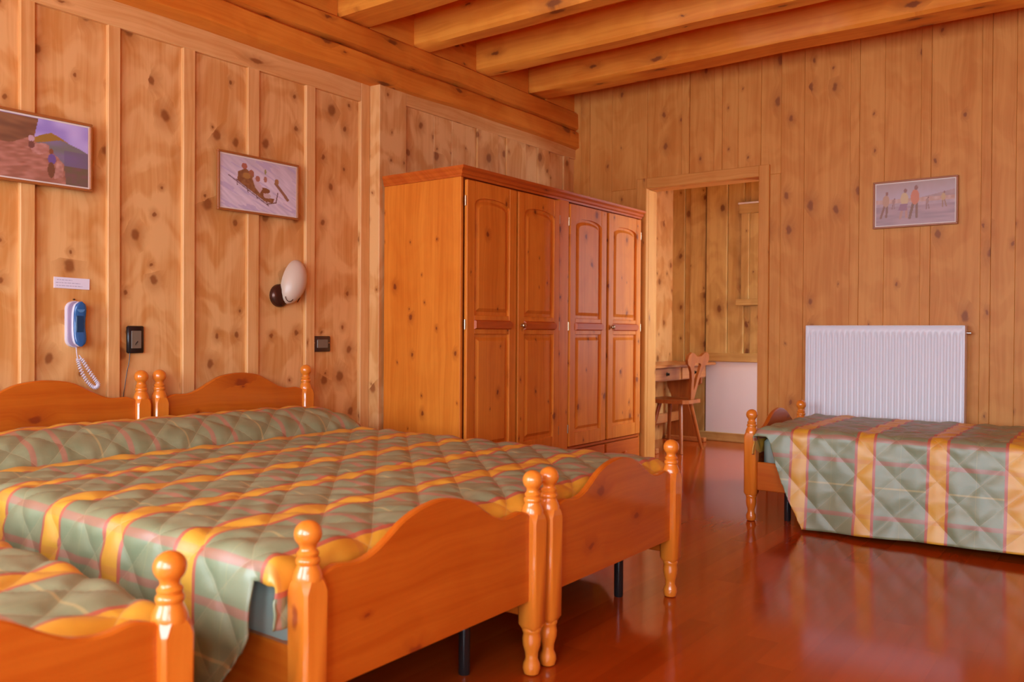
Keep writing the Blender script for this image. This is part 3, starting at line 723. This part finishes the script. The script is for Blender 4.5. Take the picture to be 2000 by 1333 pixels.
# ------------------------------------------------------------------ pictures
def poly_in(px, py, poly):
    ins = False; j = len(poly)-1
    for i in range(len(poly)):
        xi, yi = poly[i]; xj, yj = poly[j]
        if ((yi > py) != (yj > py)) and (px < (xj-xi)*(py-yi)/(yj-yi)+xi): ins = not ins
        j = i
    return ins
def hsh(a, b): v = math.sin(a*127.1+b*311.7)*43758.5453; return v-math.floor(v)
def vn(x, y):
    i, j = math.floor(x), math.floor(y); a, b = x-i, y-j; a = a*a*(3-2*a); b = b*b*(3-2*b)
    return (hsh(i, j)*(1-a)+hsh(i+1, j)*a)*(1-b)+(hsh(i, j+1)*(1-a)+hsh(i+1, j+1)*a)*b
def picture(name, w_, h_, fn, label, mtx, nx, ny, fw_=.011, mt=.007):
    # local: x to the right, z up, front towards -y, hung back at y = 0
    e_ = empty(name, (0, 0, 0), 0, label, 'picture', 'framed sports pictures'); e_.matrix_world = mtx
    f = MB(); a, b = w_/2, h_/2
    f.box(-a, a, -.018, 0, b-fw_, b, .002).box(-a, a, -.018, 0, -b, -b+fw_, .002).box(-a, -a+fw_, -.018, 0, -b+fw_, b-fw_, .002).box(a-fw_, a, -.018, 0, -b+fw_, b-fw_, .002)
    obj('frame', f, M['frame'], e_)
    obj('mount', MB().box(-a+fw_-.002, a-fw_+.002, -.010, -.004, -b+fw_-.002, b-fw_+.002), M['mount'], e_)
    A, B = a-fw_-mt, b-fw_-mt; vs = []; fs = []; cols = []
    for j in range(ny+1):
        for i in range(nx+1):
            p, q = i/nx, j/ny; vs.append((-A+2*A*p, -.0112, -B+2*B*q)); cols += list(s2l(*fn(p, q)))
    for j in range(ny):
        for i in range(nx): k = j*(nx+1)+i; fs.append((k, k+1, k+nx+2, k+nx+1))
    m = bpy.data.meshes.new('print'); m.from_pydata(vs, [], fs); m.update()
    at = m.color_attributes.new('col', 'FLOAT_COLOR', 'POINT'); at.data.foreach_set('color', cols)
    m.materials.append(M['print']); obj('print', m, None, e_)
    return e_
def lerp(a, b, t): t = max(0, min(1, t)); return tuple(a[i]+(b[i]-a[i])*t for i in range(3))
def ell(p, q, cx, cy, rx, ry, ang=0):
    c, s = math.cos(ang), math.sin(ang); dx, dy = p-cx, q-cy; a, b = c*dx+s*dy, -s*dx+c*dy
    return (a/rx)**2+(b/ry)**2 < 1
def seg(p, q, x0, y0, x1, y1, wd):
    dx, dy = x1-x0, y1-y0; t = max(0, min(1, ((p-x0)*dx+(q-y0)*dy)/(dx*dx+dy*dy+1e-9)))
    return math.hypot((p-x0-t*dx)*1.65, q-y0-t*dy) < wd
def pic_sled(p, q):
    n = vn(p*30+q*20, q*14+p*9); c = lerp((204, 190, 204), (228, 214, 226), n)
    c = lerp(c, (186, 164, 170), max(0, (q-.6))*1.2)
    if vn((p*.7+q)*26, (p-q)*3) > .72: c = lerp(c, (176, 160, 196), .5)
    for x0, y0, x1, y1, wd, k in ((.10, .62, .62, .14, .010, (110, 80, 78)), (.20, .56, .60, .20, .012, (130, 90, 80)), (.60, .17, .72, .22, .012, (120, 85, 70)), (.72, .22, .745, .42, .010, (110, 75, 70)), (.2, .56, .21, .46, .008, (120, 90, 90)), (.33, .44, .35, .34, .008, (120, 90, 90)), (.45, .33, .47, .24, .008, (120, 90, 90))):
        if seg(p, q, x0, y0, x1, y1, wd): c = k
    br = lerp((130, 82, 52), (160, 112, 70), vn(p*40, q*30))
    if poly_in(p, q, [(.22, .72), (.32, .80), (.42, .70), (.43, .52), (.60, .30), (.70, .30), (.68, .20), (.56, .22), (.30, .46), (.21, .56)]): c = br
    if ell(p, q, .56, .43, .08, .055, -.1): c = (138, 88, 54)
    if poly_in(p, q, [(.40, .64), (.46, .66), (.54, .46), (.50, .36), (.44, .46)]): c = (206, 178, 176)
    if ell(p, q, .47, .55, .03, .12, .5): c = (210, 184, 190)
    if ell(p, q, .60, .33, .05, .05): c = (204, 176, 170)
    for cx, cy, rx, ry, k in ((.30, .84, .035, .06, (176, 104, 84)), (.39, .73, .035, .06, (166, 104, 78)), (.475, .64, .03, .06, (172, 110, 92)), (.575, .65, .022, .06, (180, 120, 100)), (.575, .80, .012, .05, (160, 150, 90)), (.33, .66, .05, .06, (176, 128, 70))):
        if ell(p, q, cx, cy, rx, ry): c = k
    if seg(p, q, .72, .60, .88, .32, .035): c = (150, 108, 84)
    if ell(p, q, .73, .64, .03, .06): c = (168, 120, 78)
    return c
def pic_rock(p, q):
    # only the right part shows in the photograph; the left is cliff
    n = vn(p*26, q*18)
    c = lerp((150, 134, 205), (196, 180, 232), vn(p*9, q*6))
    ridge = .78-.9*(p-.66)**2*3
    if q < .80-1.6*abs(p-.70)**1.3: c = lerp((168, 118, 44), (150, 120, 60), n)
    if q < .66-.7*abs(p-.78)**1.2 + .05*vn(p*12, 1): c = lerp((120, 118, 110), (132, 116, 152), vn(p*7, q*9))
    if p > .80 and q < .55: c = lerp(c, (112, 92, 128), .6)
    if p > .72 and q < .30: c = lerp((112, 98, 74), (126, 90, 90), n)
    if poly_in(p, q, [(0, 1), (.60, 1), (.575, .80), (.57, .62), (.70, .50), (.80, .33), (.82, 0), (0, 0)]): c = lerp((150, 96, 76), (188, 130, 112), vn(p*16+q*9, q*30-p*12))
    if poly_in(p, q, [(0, 1), (.60, 1), (.57, .72), (.40, .55), (0, .5)]): c = lerp((116, 78, 58), (150, 104, 72), vn(p*10+q*8, q*16))
    if ell(p, q, .615, .52, .065, .10, -.4): c = lerp((200, 150, 140), (170, 112, 96), vn(p*40, q*30))
    if poly_in(p, q, [(.745, .44), (.79, .34), (.80, .12), (.72, .06), (.735, .25)]): c = lerp((206, 156, 140), (160, 106, 92), vn(p*40, q*26))
    if ell(p, q, .545, .66, .024, .05): c = (196, 160, 168)
    if ell(p, q, .545, .56, .025, .06): c = (120, 76, 66)
    if ell(p, q, .70, .50, .017, .05): c = (140, 84, 56)
    if ell(p, q, .705, .38, .032, .085): c = (112, 88, 148)
    if ell(p, q, .70, .20, .028, .13): c = (120, 78, 56)
    return c
def pic_skate(p, q):
    n = vn(p*24, q*10)
    c = lerp((176, 150, 150), (196, 164, 164), n)
    if q > .62: c = lerp((190, 170, 176), (178, 150, 138), (q-.62)/.38+.2*(n-.5))
    if q > .60 and q < .60+.33*max(0, p-.52): c = lerp((168, 136, 128), (180, 150, 140), n)
    if .52 < q < .62: c = lerp((186, 140, 116), (206, 170, 156), vn(p*30, q*12))
    if q < .45: c = lerp((160, 132, 132), (186, 152, 150), vn(p*6, q*22))
    def fig(cx, top, s, coat, leg, lean=0):
        nonlocal c
        if seg(p, q, cx-.02*s, top-.38*s, cx-.055*s+lean, top-.72*s, .028*s) or seg(p, q, cx+.02*s, top-.38*s, cx+.03*s+lean, top-.70*s, .028*s): c = leg
        if ell(p, q, cx, top-.25*s, .052*s, .17*s): c = coat
        if ell(p, q, cx+.012, top-.04*s, .022*s, .055*s): c = (150, 100, 84)
    fig(.13, .80, .85, (190, 146, 116), (142, 98, 76), -.02)
    fig(.37, .84, .95, (206, 176, 130), (186, 140, 120))
    if poly_in(p, q, [(.32, .50), (.41, .50), (.40, .33), (.29, .34)]): c = (156, 112, 124)
    fig(.505, .90, 1.05, (206, 124, 86), (138, 96, 70), -.01)
    fig(.86, .72, .5, (196, 160, 110), (160, 120, 90), .02); fig(.66, .62, .4, (170, 130, 116), (150, 110, 100), .01); fig(.23, .64, .35, (170, 130, 116), (150, 110, 100))
    return c
def hang_left(y, z): return Matrix(((0, -1, 0, XL+.018), (1, 0, 0, y), (0, 0, 1, z), (0, 0, 0, 1)))
def hang_back(x, z): return Matrix(((1, 0, 0, x), (0, 1, 0, YB-.012), (0, 0, 1, z), (0, 0, 0, 1)))
picture('framed_picture', .515, .305, pic_sled, 'framed painting of riders on a sled racing down snow', hang_left(2.80, 1.823), 150, 90)
picture('framed_picture', .56, .30, pic_rock, 'framed painting of mountain climbers on rock, cut by the left edge', hang_left(1.625, 1.817), 150, 84)
pt = picture('framed_picture', .495, .302, pic_skate, 'framed painting of people skating, above the radiator', hang_back(-1.123, 1.893), 130, 80)

# ------------------------------------------------------------------ small things on the left wall
nt = empty('paper_note', (XL, 1.832, 1.258), 0, 'small white paper note pinned above the blue telephone', 'note')
obj('sheet', MB().box(-.003, .0015, -.077, .077, -.024, .024), M['paper'], nt)
for k, (a, b) in enumerate(((-.065, .0), (-.07, .035), (-.068, .045))):
    ln = MB(); y = a
    while y < b: l_ = random.uniform(.006, .016); ln.box(.0012, .0019, y, min(y+l_, b), .013-.0125*k-.002, .013-.0125*k+.001); y += l_+.003
    obj('faded_text_line', ln, M['pencil'], nt)
nt.rotation_euler = (math.radians(-1.0), 0, 0)

ph = empty('telephone', (XL, 1.838, .975), 0, 'blue and white wall telephone with a coiled cord above the headboard', 'telephone')
def capsule(w_, h_, n=10): 
    return [(w_*math.cos(math.pi*i/n), h_-w_+w_*math.sin(math.pi*i/n)) for i in range(n+1)]+[(w_*math.cos(math.pi+math.pi*i/n), w_+w_*math.sin(math.pi+math.pi*i/n)) for i in range(n+1)]
c0 = capsule(.036, .205)
obj('base', MB().prism([(p, q) for p, q in c0], 'x', -.004, .018), M['phonewhite'], ph, smooth=40)
obj('base_groove', MB().prism([(p*.93, .102+(q-.102)*.98) for p, q in c0], 'x', .018, .026), M['phonegrey'], ph, smooth=40)
def handset(k, x0, x1, sc_):
    vs = []; fs = []; N = 16; n = 14
    for i in range(N+1):
        t = i/N; z = .004+.198*t; w_ = .030*sc_*math.sqrt(max(0.02, 1-abs(2*t-1)**5)); wv = 1-.12*math.sin(math.pi*t)**2
        bow = .006*math.cos(2*math.pi*t)
        for j in range(n):
            a = 2*math.pi*j/n; cy = max(-1, min(1, 1.25*math.cos(a))); cx = max(-1, min(1, 1.25*math.sin(a)))
            vs.append(((x0+x1)/2+bow+(x1-x0)/2*cx*(.7+.3*math.sqrt(max(.02, 1-abs(2*t-1)**5))), .005+w_*wv*cy, z))
    for i in range(N):
        for j in range(n): fs.append((i*n+j, i*n+(j+1) % n, (i+1)*n+(j+1) % n, (i+1)*n+j))
    fs += [tuple(range(n))[::-1], tuple(N*n+j for j in range(n))]
    return MB().add(vs, fs)
hs = obj('handset', handset(0, .026, .046, 1.0), M['phonewhite'], ph, smooth=60)
obj('handset_cover', handset(0, .042, .058, .93), M['blue'], hs, smooth=60)
obj('keypad', MB().box(.052, .0555, -.014, .020, .065, .145, .002), M['darkblue'], hs)
obj('earpiece', MB().tube([(.055, .004, .172), (.0605, .004, .172)], .018, 16), plain('pale_blue_earpiece', (.10, .26, .50), .3), hs, smooth=40)
obj('logo', MB().box(.053, .0568, -.008, .018, .034, .040).box(.0568, .0571, -.006, -.001, .033, .041).box(.0568, .0571, .004, .008, .0335, .0405), M['logo'], hs)
# coiled cord: straight lead, then a coil hanging in a loop over the headboard
cp = []
key = [(.03, -.002, 0.0), (.028, .002, -.03), (.028, .006, -.05), (.034, .012, -.085), (.045, .026, -.13), (.06, .045, -.165), (.072, .062, -.178), (.078, .072, -.165), (.07, .060, -.14), (.056, .040, -.10), (.044, .022, -.06), (.034, .010, -.035)]
def cr(P, t):
    n = len(P)-1; i = min(int(t), n-1); s = t-i
    p0, p1, p2, p3 = (Vector(P[max(0, min(n, i+k))]) for k in (-1, 0, 1, 2))
    return .5*((2*p1)+(p2-p0)*s+(2*p0-5*p1+4*p2-p3)*s*s+(3*p1-p0-3*p2+p3)*s**3)
N = 900; turns = 46
for i in range(N+1):
    t = (len(key)-1)*i/N; p = cr(key, t); q = cr(key, min(len(key)-1, t+.05)); d = (q-p)
    d = d.normalized() if d.length > 1e-6 else Vector((0, 0, -1))
    a = d.cross(Vector((0, 1, .3))).normalized(); b = d.cross(a); ang = 2*math.pi*turns*i/N
    rr = .0072 if 2.0 < t < 10.4 else .0006
    cp.append(tuple(p+(a*math.cos(ang)+b*math.sin(ang))*rr))
obj('coiled_cord', MB().tube(cp, .0023, 5), M['phonewhite'], ph, smooth=60)
obj('hook', MB().tube([(0, .0, .212), (.012, .0, .212)], .003, 8), M['black'], ph)

bx = empty('wall_socket', (XL, 2.121, 1.009), 0, 'upright black wall socket plate with a thin cable running down', 'socket')
obj('plate', MB().box(-.004, .016, -.041, .041, -.064, .064, .006), M['black'], bx, smooth=50)
obj('insert', MB().box(.010, .0175, -.024, .026, -.042, .042, .002), M['grey'], bx)
obj('pin', MB().tube([(.0175, -.006, -.024), (.019, .006, -.008)], .0018, 6), M['black'], bx)
obj('cable', MB().tube([tuple(cr([(.01, -.028, -.06), (.012, -.032, -.10), (.008, -.042, -.16), (.010, -.052, -.22), (.006, -.056, -.26), (.004, -.058, -.33)], 5*i/40)) for i in range(41)], .0018, 6), M['black'], bx, smooth=60)
sw = empty('light_switch', (XL, 3.246, .981), 0, 'small brown light switch plate beside the corner post', 'switch')
obj('plate', MB().box(-.004, .012, -.065, .065, -.045, .045, .005), M['brownplastic'], sw, smooth=50)
obj('rocker', MB().box(.008, .0155, -.037, .044, -.024, .026, .003), M['grey'], sw)
for y in (-.058, .05): obj('screw', MB().tube([(.011, y, .006), (.0145, y, .006)], .0035, 8), M['brass'], sw)

lm = empty('wall_lamp', (XL, 3.0, 1.30), 0, 'cream glass oval wall lamp on a dark bronze disc', 'lamp')
vs = []; fs = []; n = 28; N = 14
for k in range(N+1):
    a = math.pi/2*k/N; r_ = math.cos(a); dd = math.sin(a)
    for i in range(n):
        t = 2*math.pi*i/n; p = .075*r_*math.cos(t); q = .128*r_*math.sin(t)*(1-.10*math.cos(t))
        an = math.radians(-19); vs.append((.022+.075*dd, .026+p*math.cos(an)-q*math.sin(an), .024+p*math.sin(an)+q*math.cos(an)))
for k in range(N):
    for i in range(n): fs.append((k*n+i, k*n+(i+1) % n, (k+1)*n+(i+1) % n, (k+1)*n+i))
fs.append(tuple(range(n))[::-1])
sh = obj('lamp_shade', MB().add(vs, fs), M['shade'], lm, smooth=60)
disc = MB(); nn = 24; kn = [(-.004, .062), (.012, .062), (.024, .055), (.032, .035), (.035, .002)]; vs = []; fs = []
for t, r_ in kn:
    for i in range(nn): a = 2*math.pi*i/nn; vs.append((t, -.048+r_*math.cos(a), -.052+r_*1.02*math.sin(a)))
for q in range(len(kn)-1):
    for i in range(nn): fs.append((q*nn+i, q*nn+(i+1) % nn, (q+1)*nn+(i+1) % nn, (q+1)*nn+i))
obj('mounting_disc', disc.add(vs, fs), M['bronze'], lm, smooth=50)
sc_pts = []
for i in range(40):
    t = i/39; a = math.radians(120-290*t); r_ = .036*(1-.25*t)
    yy = -.028+r_*math.cos(a)*.8; zz = -.052+r_*math.sin(a)*1.1
    sc_pts.append((.088-.5*abs(yy+.0)*.55-.02, yy, zz))
obj('scroll_wire', MB().tube(sc_pts, .0022, 6), M['bronze'], lm, smooth=60)
obj('clip_wire', MB().tube([(.03, .052, -.085), (.034, .066, -.06), (.03, .082, -.022)], .003, 6), M['bronze'], lm, smooth=60)

# ------------------------------------------------------------------ desk and chair in the side room
dk_ = empty('writing_desk', (-3.62, 7.2, 0), 0, 'small dark pine trestle desk with two drawers beyond the doorway', 'desk')
obj('desk_top', MB().box(-.14, .32, -.66, .66, 0, .028, .008), M['desk'], dk_, loc=(0, 0, .75))
obj('apron', MB().box(-.13, .238, -.58, .58, 0, .125, .004), M['desk'], dk_, loc=(0, 0, .625))
for y in (-.29, .30):
    dr = obj('drawer', MB().box(0, .014, -.265, .265, 0, .108, .004), M['desk'], dk_, loc=(.238, y, .633))
    kb = obj('knob', MB().lathe([(0, .018), (.004, .017), (.008, .008), (.016, .012), (.024, .010), (.027, .001)], n=14), M['iron'], dr, smooth=50, loc=(.014, 0, .054)); kb.rotation_euler = (0, math.pi/2, 0)
side = [(-.13, .04), (.20, .04), (.19, .16), (.13, .27), (.10, .38), (.115, .47), (.17, .53), (.235, .57), (.24, .63), (-.13, .63), (-.12, .53), (-.08, .45), (-.07, .36), (-.09, .25), (-.12, .16)]
for y in (-.52, .50):
    tr = obj('trestle_side', MB().prism(side, 'y', -.016, .016), M['desk_z'], dk_, loc=(0, y, 0))
    obj('foot', MB().box(-.14, .28, -.03, .03, 0, .045, .006), M['desk'], dk_, loc=(0, y, 0))
obj('stretcher', MB().box(-.02, .02, -.52, .50, .20, .29, .004), M['desk'], dk_)

ch = empty('wooden_chair', (-3.32, 6.98, 0), 0, 'rustic wooden chair with carved heart shaped back at the desk', 'chair')
st = [(-.19, -.20), (.15, -.17), (.19, -.12), (.19, .12), (.15, .17), (-.19, .20), (-.21, .16), (-.21, -.16)]
obj('seat', MB().prism(st, 'z', .435, .468), M['desk_z'], ch)
for sx, sy in ((-1, -1), (-1, 1), (1, -1), (1, 1)):
    obj('leg', MB().tube([(sx*.10, sy*.10, .44), (sx*.165, sy*.215, 0)], [.020, .014], 10), M['desk_z'], ch, smooth=50)
bk = [(.03, 0), (.06, .10), (.075, .18), (.11, .26), (.16, .31), (.205, .33), (.225, .37), (.21, .41), (.16, .435), (.10, .425), (.05, .40), (0, .395)]
hole = [(.0, .09), (.018, .13), (.03, .20), (.055, .27), (.07, .32), (.045, .337), (0, .335)]
for s in (-1, 1):
    o = [(s*p, q) for p, q in bk[0:]]; n_ = len(hole)
    pts = [(0, 0)]+o+[(s*p, q) for p, q in hole[::-1]]
    b = obj('backrest', MB().prism(pts, 'x', -.012, .012), M['desk_z'], ch, loc=(.155, 0, .462)); b.rotation_euler = (0, math.radians(9), 0)
